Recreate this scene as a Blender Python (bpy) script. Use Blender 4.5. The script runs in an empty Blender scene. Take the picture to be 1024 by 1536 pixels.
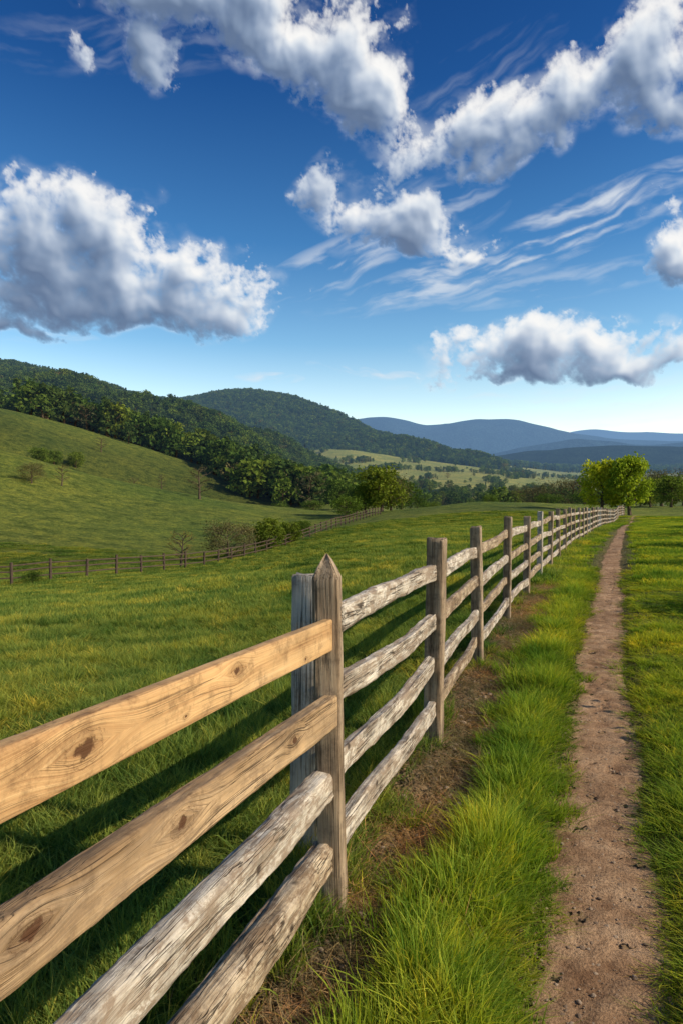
import bpy, math, random
import numpy as np
from mathutils import Vector, Matrix
random.seed(3); rng=np.random.default_rng(7)
scene=bpy.context.scene
EYE=1.5; F=1024.0
def lk(o): scene.collection.objects.link(o); return o

# ---------------- noise -----------------
def _h(ix,iy,seed):
    v=np.sin(ix*127.1+iy*311.7+seed*74.7)*43758.5453
    return v-np.floor(v)
def vn(x,y,seed=0):
    xi=np.floor(x); yi=np.floor(y); fx=x-xi; fy=y-yi
    fx=fx*fx*(3-2*fx); fy=fy*fy*(3-2*fy)
    a=_h(xi,yi,seed); b=_h(xi+1,yi,seed); c=_h(xi,yi+1,seed); d=_h(xi+1,yi+1,seed)
    return (a*(1-fx)+b*fx)*(1-fy)+(c*(1-fx)+d*fx)*fy
def fbm(x,y,seed=0,o=4):
    s=0;a=.5;t=0
    for k in range(o):
        s=s+a*vn(x*2**k,y*2**k,seed+k*13); t+=a; a*=.5
    return s/t
def sstep(a,b,x):
    t=np.clip((x-a)/(b-a),0,1); return t*t*(3-2*t)

# ---------------- curves (X as a function of Y) -----------------
def smooth_curve(pts,w):
    Y=np.array([p[0] for p in pts],float); X=np.array([p[1] for p in pts],float)
    yy=np.arange(-40,140,.1)
    sl0=(X[1]-X[0])/(Y[1]-Y[0]); sl1=(X[-1]-X[-2])/(Y[-1]-Y[-2])
    xx=np.interp(yy,Y,X); xx=np.where(yy<Y[0],X[0]+(yy-Y[0])*sl0,xx); xx=np.where(yy>Y[-1],X[-1]+(yy-Y[-1])*sl1,xx)
    k=np.ones(w)/w; xs=np.convolve(np.pad(xx,w,'edge'),k,'same')[w:-w]
    return lambda q: np.interp(q,yy,xs)
fence_x=smooth_curve([(-3,-1.90),(0,-.90),(2.617,-.036),(4.49,.605),(6.62,1.312),(8.93,2.16),(11.2,3.03),(13.4,3.88),(17.8,5.65),(24.4,8.3),(46,17.5),(90,37)],9)
path_x=smooth_curve([(-3,-1.1),(0,.02),(1,.38),(2.0,.76),(3.556,1.36),(6.62,2.53),(11,4.28),(18.7,7.4),(40,16.4),(70,29.7),(95,40.8)],11)

# ---------------- terrain table -----------------
def col(px,lst):
    s=(px-512)/1024; k=math.sqrt(1+s*s)
    out=[(1,0)]
    for d,py,z in lst:
        if z is None: z=EYE-(py-768)/F*d
        out.append((d*k,z))
    return (math.degrees(math.atan(s)),out)
P=None
FAR=[(3200,P,110),(6000,P,60),(12000,P,0),(38000,P,-20)]
cols=[
 col(-400,[(5,P,0),(15,P,-.5),(40,P,-3.2),(60,P,-2),(90,P,8),(130,P,22),(170,P,16),(260,P,60),(340,P,66),(600,P,75),(1500,P,110)]+FAR),
 col(0,[(5,P,0),(15,P,-.6),(45,880,P),(58,864,P),(80,812,P),(110,738,P),(142,664,P),(165,P,11),(185,P,7),(215,648,P),(262,602,P),(330,P,43),(600,P,50),(1500,P,120)]+FAR),
 col(154,[(5,P,0),(15,P,-.6),(50,864,P),(65,852,P),(90,808,P),(120,760,P),(153,708,P),(175,P,5),(195,P,2.5),(226,696,P),(282,646,P),(340,P,33),(600,P,40),(1500,P,120)]+FAR),
 col(307,[(5,P,0),(20,P,-.6),(62,849,P),(80,838,P),(105,802,P),(135,765,P),(168,741,P),(190,P,1.5),(212,P,0),(245,726,P),(302,692,P),(360,P,22),(600,P,30),(1500,P,120)]+FAR),
 col(420,[(5,P,0),(20,P,-.4),(76,822,P),(95,812,P),(130,785,P),(160,768,P),(185,758,P),(220,P,.3),(270,744,P),(330,727,P),(400,P,16),(600,P,30),(1000,705,P),(1400,668,P)]+FAR),
 col(512,[(5,P,0),(25,P,-.1),(100,790,P),(120,786,P),(160,772,P),(200,764,P),(260,758,P),(330,750,P),(420,742,P),(600,720,P),(900,700,P),(1400,665,P),(2000,P,178)]+FAR),
 col(600,[(5,P,0),(60,792,P),(130,768,P),(170,763,P),(220,P,0),(350,P,3),(500,748,P),(800,720,P),(1300,685,P),(1700,674,P),(2200,P,160)]+FAR),
 col(717,[(5,P,0),(60,785,P),(110,758,P),(140,751,P),(200,P,1),(350,P,3),(500,747,P),(800,722,P),(1300,700,P),(1800,690,P)]+FAR),
 col(820,[(5,P,0),(60,784,P),(120,757,P),(150,750,P),(200,P,2),(400,P,5),(800,735,P),(1500,712,P),(2200,703,P)]+FAR),
 col(922,[(5,P,0),(60,784,P),(100,776,P),(140,765,P),(180,757,P),(300,P,2),(800,740,P),(1500,720,P),(2200,703,P)]+FAR),
 col(1024,[(5,P,0),(30,802,P),(60,783,P),(100,773,P),(160,760,P),(300,P,3),(800,740,P),(1500,720,P),(2200,703,P)]+FAR),
 (50,[(1,0),(20,.4),(60,1.2),(160,3),(800,20),(2200,120),(6000,60),(12000,0),(38000,-20)]),
 (90,[(1,0),(20,.5),(60,1.5),(160,4),(800,20),(2200,60),(12000,0),(38000,-20)]),
 (180,[(1,0),(40,.2),(160,2),(800,15),(2200,40),(12000,0),(38000,-20)]),
 (-90,[(1,0),(15,-.5),(40,-2.5),(90,5),(200,30),(400,60),(1500,90),(12000,0),(38000,-20)]),
 (-180,[(1,0),(40,.2),(160,2),(800,15),(2200,40),(12000,0),(38000,-20)]),
]
cols.sort(key=lambda c:c[0])
AZ=np.arange(-180,180.01,.5); LR=np.arange(math.log(.3),math.log(40000),.02)
caz=np.array([c[0] for c in cols])
CT=np.array([np.interp(LR,[math.log(p[0]) for p in c[1]],[p[1] for p in c[1]]) for c in cols])
TAB=np.array([np.interp(AZ,caz,CT[:,j]) for j in range(len(LR))]).T
def blur(A,sig,axis):
    n=int(sig*3)+1; k=np.exp(-np.arange(-n,n+1)**2/(2*sig*sig)); k/=k.sum()
    pad=[(0,0),(0,0)]; pad[axis]=(n,n); B=np.pad(A,pad,'edge')
    return np.apply_along_axis(lambda v:np.convolve(v,k,'valid'),axis,B)
TAB=blur(blur(TAB,2.4,1),3.0,0)
def Hraw(x,y):
    x=np.asarray(x,float); y=np.asarray(y,float)
    az=np.degrees(np.arctan2(x,y)); lr=np.log(np.maximum(np.hypot(x,y),.31))
    i=np.clip((az+180)/.5,0,len(AZ)-1.001); j=np.clip((lr-LR[0])/.02,0,len(LR)-1.001)
    i0=i.astype(int); j0=j.astype(int); fi=i-i0; fj=j-j0
    return (TAB[i0,j0]*(1-fi)*(1-fj)+TAB[i0+1,j0]*fi*(1-fj)+TAB[i0,j0+1]*(1-fi)*fj+TAB[i0+1,j0+1]*fi*fj)
def path_d(x,y):
    return (x-path_x(y))*.915
def fence_d(x,y):
    return (x-fence_x(y))*.93
def H(x,y,path=True):
    x=np.asarray(x,float); y=np.asarray(y,float)
    z=Hraw(x,y); r=np.hypot(x,y)
    z=z+(fbm(x*.9,y*.9,5,3)-.5)*.07*sstep(.5,3,r)
    z=z+(fbm(x*.05,y*.05,9,4)-.5)*1.0*sstep(20,90,r)
    z=z+(fbm(x*.012,y*.012,19,4)-.5)*5*sstep(150,600,r)
    near=(1-sstep(70,110,y))*(y>-30)
    pd=np.abs(path_d(x,y)); z=z-.05*(1-sstep(.18,.45,pd))*near
    fd=fence_d(x,y); z=z-.03*np.exp(-((fd-.22)/.2)**2)*near
    return z
def H1(x,y): return float(H(np.array([x]),np.array([y]))[0])

# ---------------- materials -----------------
def newmat(name):
    m=bpy.data.materials.new(name); m.use_nodes=True; nt=m.node_tree; nt.nodes.clear(); return m,nt
class NB:
    def __init__(s,nt): s.nt=nt
    def n(s,t,**kw):
        nd=s.nt.nodes.new(t)
        for k,v in kw.items(): setattr(nd,k,v)
        return nd
    def l(s,a,b): s.nt.links.new(a,b)
    def put(s,sock,v):
        if isinstance(v,bpy.types.NodeSocket): s.l(v,sock)
        else: sock.default_value=v
    def math(s,op,a,b=0,c=0,clamp=False):
        nd=s.n('ShaderNodeMath',operation=op,use_clamp=clamp)
        s.put(nd.inputs[0],a); s.put(nd.inputs[1],b); s.put(nd.inputs[2],c); return nd.outputs[0]
    def vmath(s,op,a,b=(0,0,0)):
        nd=s.n('ShaderNodeVectorMath',operation=op); s.put(nd.inputs[0],a)
        if op=='SCALE': s.put(nd.inputs['Scale'],b)
        else: s.put(nd.inputs[1],b)
        return nd.outputs['Value'] if op in('DOT_PRODUCT','LENGTH') else nd.outputs[0]
    def noise(s,v,sc,det=4,rough=.5,dist=0):
        nd=s.n('ShaderNodeTexNoise'); s.l(v,nd.inputs['Vector'])
        nd.inputs['Scale'].default_value=sc; nd.inputs['Detail'].default_value=det
        nd.inputs['Roughness'].default_value=rough; nd.inputs['Distortion'].default_value=dist
        return nd.outputs[0]
    def ramp(s,f,stops,interp='LINEAR'):
        nd=s.n('ShaderNodeValToRGB'); cr=nd.color_ramp; cr.interpolation=interp
        while len(cr.elements)<len(stops): cr.elements.new(.5)
        for e,(p,c) in zip(cr.elements,stops): e.position=p; e.color=(*c,1) if len(c)==3 else c
        s.put(nd.inputs[0],f); return nd.outputs[0]
    def mix(s,f,a,b,blend='MIX'):
        nd=s.n('ShaderNodeMix',data_type='RGBA',blend_type=blend)
        s.put(nd.inputs[0],f)
        for sock,v in((nd.inputs[6],a),(nd.inputs[7],b)):
            if isinstance(v,tuple) and len(v)==3: v=(*v,1)
            s.put(sock,v)
        return nd.outputs[2]
    def mapr(s,v,a,b,c=0,d=1,sm=False):
        nd=s.n('ShaderNodeMapRange',interpolation_type='SMOOTHSTEP' if sm else 'LINEAR'); s.put(nd.inputs[0],v)
        for i,q in enumerate((a,b,c,d)): nd.inputs[1+i].default_value=q
        return nd.outputs[0]
    def bump(s,h,st,dist,nrm=None):
        nd=s.n('ShaderNodeBump'); nd.inputs['Strength'].default_value=st; nd.inputs['Distance'].default_value=dist
        s.l(h,nd.inputs['Height'])
        if nrm: s.l(nrm,nd.inputs['Normal'])
        return nd.outputs[0]
    def out(s,sh):
        o=s.n('ShaderNodeOutputMaterial'); s.l(sh,o.inputs[0])
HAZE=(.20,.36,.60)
def haze(nb,sh,m,L=7000.0):  # airlight painted on as a bluish glow that grows with distance
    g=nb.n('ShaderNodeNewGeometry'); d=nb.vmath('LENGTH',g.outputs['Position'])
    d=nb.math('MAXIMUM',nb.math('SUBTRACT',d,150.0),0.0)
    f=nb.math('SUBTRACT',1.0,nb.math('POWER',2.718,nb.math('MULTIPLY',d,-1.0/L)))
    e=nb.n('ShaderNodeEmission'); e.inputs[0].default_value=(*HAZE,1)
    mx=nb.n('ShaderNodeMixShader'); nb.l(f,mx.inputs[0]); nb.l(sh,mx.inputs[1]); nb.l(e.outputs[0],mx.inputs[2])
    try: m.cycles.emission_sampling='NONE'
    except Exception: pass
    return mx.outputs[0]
def prin(nb,colr,rough=.8,nrm=None,spec=.3):
    p=nb.n('ShaderNodeBsdfPrincipled'); nb.put(p.inputs['Base Color'],colr if isinstance(colr,bpy.types.NodeSocket) else (*colr,1))
    nb.put(p.inputs['Roughness'],rough); p.inputs['Specular IOR Level'].default_value=spec
    if nrm: nb.l(nrm,p.inputs['Normal'])
    return p.outputs[0]

def mat_ground():
    m,nt=newmat('meadow_ground'); nb=NB(nt)
    a=nb.n('ShaderNodeAttribute',attribute_name='gcol').outputs['Color']
    soil=nb.n('ShaderNodeAttribute',attribute_name='soil').outputs['Fac']
    g=nb.n('ShaderNodeNewGeometry').outputs['Position']
    n1=nb.noise(g,.35,7,.8); n2=nb.noise(g,7,4,.7); n3=nb.noise(g,.03,4,.6); n4=nb.noise(g,1.6,3,.8)
    c=nb.mix(1.0,a,nb.ramp(n1,[(.36,(.38,.48,.40)),(.5,(1,1,1)),(.64,(1.65,1.42,1.15))]),'MULTIPLY')
    c=nb.mix(1.0,c,nb.ramp(n4,[(.36,(.62,.68,.6)),(.5,(1,1,1)),(.64,(1.3,1.22,1.1))]),'MULTIPLY')
    c=nb.mix(1.0,c,nb.ramp(n2,[(.3,(.55,.55,.5)),(.6,(1.2,1.2,1.2))]),'MULTIPLY')
    c=nb.mix(1.0,c,nb.ramp(n3,[(.35,(.70,.80,.75)),(.65,(1.28,1.14,1.0))]),'MULTIPLY')
    ns=nb.noise(g,9,5,.7); nss=nb.noise(g,60,3,.7)
    sc=nb.mix(nss,nb.ramp(ns,[(.3,(.08,.045,.022)),(.5,(.21,.125,.065)),(.72,(.38,.25,.14))]),(.22,.14,.075))
    c=nb.mix(soil,c,sc)
    h=nb.math('ADD',nb.math('MULTIPLY',n2,.5),nb.math('MULTIPLY',nss,.15))
    nr=nb.bump(h,.7,.08); nr=nb.bump(n1,.9,1.6,nr)
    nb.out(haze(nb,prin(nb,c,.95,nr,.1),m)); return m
def mat_path():
    m,nt=newmat('dirt'); nb=NB(nt)
    g=nb.n('ShaderNodeNewGeometry').outputs['Position']
    n1=nb.noise(g,5,5,.65); n2=nb.noise(g,90,4,.75); n3=nb.noise(g,1.3,3,.6)
    c=nb.ramp(n1,[(.3,(.22,.12,.062)),(.5,(.385,.235,.13)),(.7,(.50,.33,.195))])
    c=nb.mix(1.0,c,nb.ramp(n2,[(.32,(.45,.42,.4)),(.5,(1,1,1)),(.68,(1.25,1.22,1.2))]),'MULTIPLY')
    c=nb.mix(1.0,c,nb.ramp(n3,[(.3,(.72,.70,.68)),(.7,(1.15,1.15,1.15))]),'MULTIPLY')
    h=nb.math('ADD',nb.math('MULTIPLY',n2,.25),n1)
    nb.out(prin(nb,c,.95,nb.bump(h,.9,.04),.1)); return m
def mat_grass(name,dark,mid,light,trans=.40):
    m,nt=newmat(name); nb=NB(nt)
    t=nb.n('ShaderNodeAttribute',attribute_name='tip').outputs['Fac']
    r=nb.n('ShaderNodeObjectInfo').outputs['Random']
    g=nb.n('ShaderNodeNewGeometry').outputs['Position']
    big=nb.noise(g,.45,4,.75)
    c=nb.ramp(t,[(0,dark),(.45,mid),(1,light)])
    c=nb.mix(1.0,c,nb.ramp(r,[(0,(.55,.68,.68)),(.5,(1,1,1)),(.85,(1.3,1.14,.9)),(1,(2.2,1.5,1.3))]),'MULTIPLY')
    c=nb.mix(1.0,c,nb.ramp(big,[(.37,(.46,.64,.66)),(.5,(1,1,1)),(.62,(1.6,1.26,1.0))]),'MULTIPLY')
    d=nb.n('ShaderNodeBsdfDiffuse'); nb.l(c,d.inputs[0])
    tr=nb.n('ShaderNodeBsdfTranslucent'); nb.l(nb.mix(1.0,c,(1.3,1.25,.5),'MULTIPLY'),tr.inputs[0])
    mx=nb.n('ShaderNodeMixShader'); mx.inputs[0].default_value=trans; nb.l(d.outputs[0],mx.inputs[1]); nb.l(tr.outputs[0],mx.inputs[2])
    nb.out(mx.outputs[0]); return m
def mat_leaf(name,cols3,trans=.3):
    m,nt=newmat(name); nb=NB(nt)
    r=nb.n('ShaderNodeObjectInfo').outputs['Random']
    g=nb.n('ShaderNodeNewGeometry').outputs['Position']
    n=nb.noise(g,.9,2,.7)
    c=nb.ramp(n,[(.3,cols3[0]),(.5,cols3[1]),(.7,cols3[2])])
    c=nb.mix(1.0,c,nb.ramp(r,[(0,(.6,.7,.75)),(.5,(1,1,1)),(.9,(1.35,1.2,1)),(1,(1.6,1.25,.9))]),'MULTIPLY')
    d=nb.n('ShaderNodeBsdfDiffuse'); nb.l(c,d.inputs[0])
    tr=nb.n('ShaderNodeBsdfTranslucent'); nb.l(nb.mix(1.0,c,(1.2,1.2,.6),'MULTIPLY'),tr.inputs[0])
    mx=nb.n('ShaderNodeMixShader'); mx.inputs[0].default_value=trans; nb.l(d.outputs[0],mx.inputs[1]); nb.l(tr.outputs[0],mx.inputs[2])
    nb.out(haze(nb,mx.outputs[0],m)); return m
def mat_simple(name,c,rough=.9,sc=8):
    m,nt=newmat(name); nb=NB(nt)
    g=nb.n('ShaderNodeTexCoord').outputs['Object']; n=nb.noise(g,sc,5,.6)
    cc=nb.mix(1.0,nb.n('ShaderNodeRGB').outputs[0],nb.ramp(n,[(.3,(.6,.6,.6)),(.7,(1.3,1.3,1.3))]),'MULTIPLY')
    nt.nodes['RGB'].outputs[0].default_value=(*c,1)
    nb.out(prin(nb,cc,rough,nb.bump(n,.5,.02),.2)); return m
def mat_hill(name,c1,c2,sc,L=6500.):
    m,nt=newmat(name); nb=NB(nt)
    g=nb.n('ShaderNodeNewGeometry').outputs['Position']; n=nb.noise(g,sc,7,.7)
    c=nb.ramp(n,[(.35,c1),(.65,c2)])
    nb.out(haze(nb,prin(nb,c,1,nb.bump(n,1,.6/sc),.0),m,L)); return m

def mat_wood(name,stops,axis='X',knots=(),across=28,along=1.6,weather=None,crack=.6,bumpd=.004,speck=None,stain=.45,cw=.018,wamt=.8,cgate=(.42,.60)):
    """wood with the grain along the part's own axis; knots = (u, v, size)"""
    m,nt=newmat(name); nb=NB(nt)
    tc=nb.n('ShaderNodeTexCoord').outputs['Object']; r=nb.n('ShaderNodeObjectInfo').outputs['Random']
    sep=nb.n('ShaderNodeSeparateXYZ'); nb.l(tc,sep.inputs[0])
    U=sep.outputs[0] if axis=='X' else sep.outputs[2]; V=sep.outputs[2] if axis=='X' else sep.outputs[0]; W=sep.outputs[1]
    dark=None; warp=None
    kn=nb.noise(tc,45,3,.6)
    for (ku,kv,ks) in knots:
        du=nb.math('MULTIPLY',nb.math('SUBTRACT',U,ku),.60/ks); dv=nb.math('MULTIPLY',nb.math('SUBTRACT',V,kv),1.0/ks)
        q=nb.math('SQRT',nb.math('ADD',nb.math('MULTIPLY',du,du),nb.math('MULTIPLY',dv,dv)))
        qn=nb.math('ADD',q,nb.math('MULTIPLY',nb.math('SUBTRACT',kn,.5),1.3))
        core=nb.mapr(qn,.35,.75,1,0,True)
        ring=nb.math('MULTIPLY',nb.mapr(nb.math('ABSOLUTE',nb.math('SUBTRACT',qn,1.05)),.0,.16,1,0),.5)
        halo=nb.math('MULTIPLY',nb.mapr(qn,.4,2.4,1,0,True),.30)
        dk=nb.math('MAXIMUM',nb.math('MAXIMUM',core,ring),halo)
        infl=nb.math('MULTIPLY',nb.math('POWER',2.718,nb.math('MULTIPLY',nb.math('MULTIPLY',q,q),-.22)),ks*1.6)
        infl=nb.math('MULTIPLY',infl,nb.math('SIGN',dv))
        dark=dk if dark is None else nb.math('MAXIMUM',dark,dk)
        warp=infl if warp is None else nb.math('ADD',warp,infl)
    V2=V if warp is None else nb.math('SUBTRACT',V,warp)
    off=nb.math('MULTIPLY',r,37.0)
    cb=nb.n('ShaderNodeCombineXYZ'); nb.l(nb.math('ADD',nb.math('MULTIPLY',U,along),off),cb.inputs[0]); nb.l(nb.math('MULTIPLY',V2,across),cb.inputs[1]); nb.l(nb.math('MULTIPLY',W,across),cb.inputs[2])
    g=cb.outputs[0]
    wv=nb.noise(nb.vmath('SCALE',g,.25),1,3,.6)
    gr=nb.noise(g,1.0,6,.62,.4)
    fine=nb.noise(nb.vmath('MULTIPLY',g,(1.5,6,6)),1.0,4,.65)
    f=nb.math('ADD',nb.math('MULTIPLY',gr,.42),nb.math('ADD',nb.math('MULTIPLY',fine,.32),nb.math('MULTIPLY',wv,.26)))
    c=nb.ramp(f,stops)
    stn=nb.noise(nb.vmath('MULTIPLY',g,(1.2,.12,.12)),1.0,4,.65)
    c=nb.mix(stain,c,nb.mix(1.0,c,nb.ramp(stn,[(.36,(.38,.33,.28)),(.5,(.95,.93,.9)),(.64,(1.25,1.22,1.18))]),'MULTIPLY'))
    # fine dirt and grey weathering that ignores the grain
    dn=nb.noise(tc,14,6,.75); c=nb.mix(1.0,c,nb.ramp(dn,[(.36,(.62,.60,.60)),(.5,(1,1,1)),(.68,(1.1,1.08,1.05))]),'MULTIPLY')
    if weather:
        wn=nb.noise(nb.vmath('MULTIPLY',g,(1.8,.5,.5)),1.6,7,.78,.6)
        c=nb.mix(nb.math('MULTIPLY',nb.mapr(wn,.48,.56),wamt),c,weather)
    if speck:
        sv=nb.n('ShaderNodeTexVoronoi'); nb.l(nb.vmath('MULTIPLY',g,(2.6,.32,.32)),sv.inputs['Vector']); sv.inputs['Scale'].default_value=1.0
        sp=nb.mapr(sv.outputs['Distance'],.05,.13,1,0); c=nb.mix(sp,c,speck)
    ck=nb.noise(nb.vmath('MULTIPLY',g,(.5,2.2,2.2)),1.0,3,.55)
    ckm=nb.math('MULTIPLY',nb.mapr(nb.math('ABSOLUTE',nb.math('SUBTRACT',ck,.5)),.0,cw,1,0),crack)
    cgo=nb.mapr(nb.noise(nb.vmath('MULTIPLY',g,(1.6,.4,.4)),1.0,2,.5),cgate[0],cgate[1],0,1)
    ckm=nb.math('MULTIPLY',ckm,cgo)
    c=nb.mix(ckm,c,(.055,.036,.022))
    h=nb.math('SUBTRACT',nb.math('ADD',gr,nb.math('MULTIPLY',fine,.6)),nb.math('MULTIPLY',ckm,1.1))
    if dark is not None:
        c=nb.mix(nb.math('MULTIPLY',dark,.93),c,(.075,.028,.010)); h=nb.math('SUBTRACT',h,nb.math('MULTIPLY',dark,.8))
    nb.out(prin(nb,c,.75,nb.bump(h,1.0,bumpd),.25)); return m

M_ground=mat_ground(); M_path=mat_path()
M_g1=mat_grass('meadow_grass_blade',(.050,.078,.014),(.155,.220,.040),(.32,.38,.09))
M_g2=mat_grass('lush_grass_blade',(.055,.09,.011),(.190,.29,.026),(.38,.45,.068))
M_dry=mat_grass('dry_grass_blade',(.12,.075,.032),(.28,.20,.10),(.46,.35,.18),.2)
M_bark=mat_simple('bark',(.10,.07,.045))
M_lA=mat_leaf('leaves_green',[(.045,.08,.013),(.10,.15,.024),(.17,.23,.038)])
M_lB=mat_leaf('leaves_dark',[(.028,.052,.015),(.058,.095,.023),(.10,.135,.03)])
M_lC=mat_leaf('leaves_bright',[(.18,.24,.02),(.36,.42,.035),(.58,.58,.06)],.45)
M_lD=mat_leaf('leaves_brown',[(.09,.075,.035),(.15,.13,.05),(.22,.20,.08)],.2)

# ---------------- mesh helper -----------------
def mk(name,verts,faces,mats=(),smooth=False,midx=None,link=True):
    me=bpy.data.meshes.new(name); me.from_pydata([tuple(v) for v in verts],[],faces)
    for m in mats: me.materials.append(m)
    if midx is not None: me.polygons.foreach_set('material_index',np.array(midx,dtype=np.int32))
    if smooth: me.polygons.foreach_set('use_smooth',np.ones(len(me.polygons),dtype=bool))
    me.update(); ob=bpy.data.objects.new(name,me)
    if link: lk(ob)
    return ob
def gridfaces(nr,nc,wrap=False):
    i=np.arange(nr-1)[:,None]; j=np.arange(nc if wrap else nc-1)[None,:]
    a=i*nc+j; b=i*nc+(j+1)%nc; c=(i+1)*nc+(j+1)%nc; d=(i+1)*nc+j
    return np.stack([a,b,c,d],-1).reshape(-1,4)

# ---------------- ground -----------------
az=np.radians(np.concatenate([np.arange(-40,40,.25),np.arange(40,320,4)]))
rr=np.exp(np.linspace(math.log(.25),math.log(36000),540))
A,R=np.meshgrid(az,rr); X=(R*np.sin(A)).ravel(); Y=(R*np.cos(A)).ravel(); Z=H(X,Y)
fc=gridfaces(len(rr),len(az),True)[:,::-1].tolist()
c0=len(X)
fc+= [[c0,j,(j+1)%len(az)][::-1] for j in range(len(az))]
V=np.stack([np.append(X,0),np.append(Y,0),np.append(Z,0)],1)
ground=mk('ground',V,fc,[M_ground],True)
x,y=V[:,0],V[:,1]; r=np.hypot(x,y)
fd=fence_d(x,y)
def soil_f(x,y):
    fd=fence_d(x,y); e=(fbm(x*2.2,y*2.2,31,3)-.5)*.5; pt=sstep(.36,.54,fbm(x*3.2+9,y*3.2,71,3))
    s=np.exp(-(((fd-.17)/(.31+e*.8))**2))*(1-sstep(14,34,y))*(y>-20)
    s2=np.exp(-((path_d(x,y)/.34)**2))*(1-sstep(70,100,y))*(y>-20)
    return np.clip(np.maximum(s*(.76+.75*pt),s2),0,1)
soil=soil_f(x,y)
near=np.array([.065,.088,.02]); mead=np.array([.140,.176,.036])
t=sstep(6,45,r)[:,None]; g=near*(1-t)+mead*t
n=fbm(x*.02,y*.02,77,4)[:,None]; g=g*(.68+.64*n)
side=sstep(0,1,fd)[:,None]*(1-sstep(100,160,r))[:,None]; g=g*(1+.25*side)
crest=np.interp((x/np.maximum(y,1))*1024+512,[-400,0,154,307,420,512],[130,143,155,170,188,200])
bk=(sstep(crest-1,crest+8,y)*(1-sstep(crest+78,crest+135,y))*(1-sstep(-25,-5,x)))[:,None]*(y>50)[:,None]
g=g*(1-bk*np.array([.42,.42,.40]))  # shade and darker grass behind the crest, painted into the ground colour
pat=np.floor(fbm(x*.0045+3,y*.0022,55,3)*9); pr=_h(pat,pat*0,4)
fld=np.stack([.14+.14*pr,.19+.08*pr,.045+.03*pr],1); tf=sstep(420,520,y)[:,None]; g=g*(1-tf)+fld*tf
tw=(sstep(1700,2400,r))[:,None]; g=g*(1-tw)+np.array([.03,.05,.03])*tw
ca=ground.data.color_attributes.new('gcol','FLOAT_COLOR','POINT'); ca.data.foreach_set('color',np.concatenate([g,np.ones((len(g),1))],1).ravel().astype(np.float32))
sa=ground.data.attributes.new('soil','FLOAT','POINT'); sa.data.foreach_set('value',soil.astype(np.float32))

# ---------------- path -----------------
ys=np.concatenate([np.arange(-3,1.2,.1),np.arange(1.2,8,.025),np.arange(8,25,.08),np.arange(25,93,.4)])
nc=31; u=np.linspace(-1,1,nc)
PWL=lambda y:.240+.06*(fbm(y*1.6,y*0+1,3,4)-.5)*2
PWR=lambda y:.235+.07*(fbm(y*1.6,y*0+9,8,4)-.5)*2
px=path_x(ys)[:,None]+np.where(u<0,u*PWL(ys)[:,None],u*PWR(ys)[:,None])/.93
py=np.repeat(ys[:,None],nc,1); pz=H(px,py)
edgeblend=(1-np.abs(u)**6)[None,:]
pz=pz+.012*edgeblend-.006+ (fbm(px*14,py*14,2,4)-.5)*.026*edgeblend+(fbm(px*45,py*45,6,2)-.5)*.010*edgeblend
path=mk('dirt_path',np.stack([px,py,pz],-1).reshape(-1,3),gridfaces(len(ys),nc).tolist(),[M_path],True)

# ---------------- scatter (instanced) -----------------
def scatter(name,pts,rot,scl,idx,objs):
    coll=bpy.data.collections.new(name+'_parts')
    for o in objs: coll.objects.link(o)
    me=bpy.data.meshes.new(name); me.vertices.add(len(pts)); me.vertices.foreach_set('co',np.asarray(pts,np.float32).ravel())
    a=me.attributes.new('rot','FLOAT_VECTOR','POINT'); a.data.foreach_set('vector',np.asarray(rot,np.float32).ravel())
    scl=np.asarray(scl,np.float32); 
    if scl.ndim==1: scl=np.stack([scl]*3,1)
    a=me.attributes.new('scl','FLOAT_VECTOR','POINT'); a.data.foreach_set('vector',scl.ravel())
    a=me.attributes.new('idx','INT','POINT'); a.data.foreach_set('value',np.asarray(idx,np.int32))
    ob=lk(bpy.data.objects.new(name,me))
    ng=bpy.data.node_groups.new(name+'_gn','GeometryNodeTree')
    ng.interface.new_socket('Geometry',in_out='INPUT',socket_type='NodeSocketGeometry'); ng.interface.new_socket('Geometry',in_out='OUTPUT',socket_type='NodeSocketGeometry')
    N=ng.nodes; gi=N.new('NodeGroupInput'); go=N.new('NodeGroupOutput'); ip=N.new('GeometryNodeInstanceOnPoints'); ci=N.new('GeometryNodeCollectionInfo')
    ci.inputs['Collection'].default_value=coll; ci.inputs['Separate Children'].default_value=True; ci.inputs['Reset Children'].default_value=True
    def na(nm,ty):
        q=N.new('GeometryNodeInputNamedAttribute'); q.data_type=ty; q.inputs['Name'].default_value=nm; return q.outputs['Attribute']
    L=ng.links.new
    L(gi.outputs[0],ip.inputs['Points']); L(ci.outputs[0],ip.inputs['Instance']); ip.inputs['Pick Instance'].default_value=True
    L(na('idx','INT'),ip.inputs['Instance Index']); L(na('rot','FLOAT_VECTOR'),ip.inputs['Rotation']); L(na('scl','FLOAT_VECTOR'),ip.inputs['Scale'])
    L(ip.outputs[0],go.inputs[0])
    md=ob.modifiers.new('instances','NODES'); md.node_group=ng
    return ob

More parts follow.
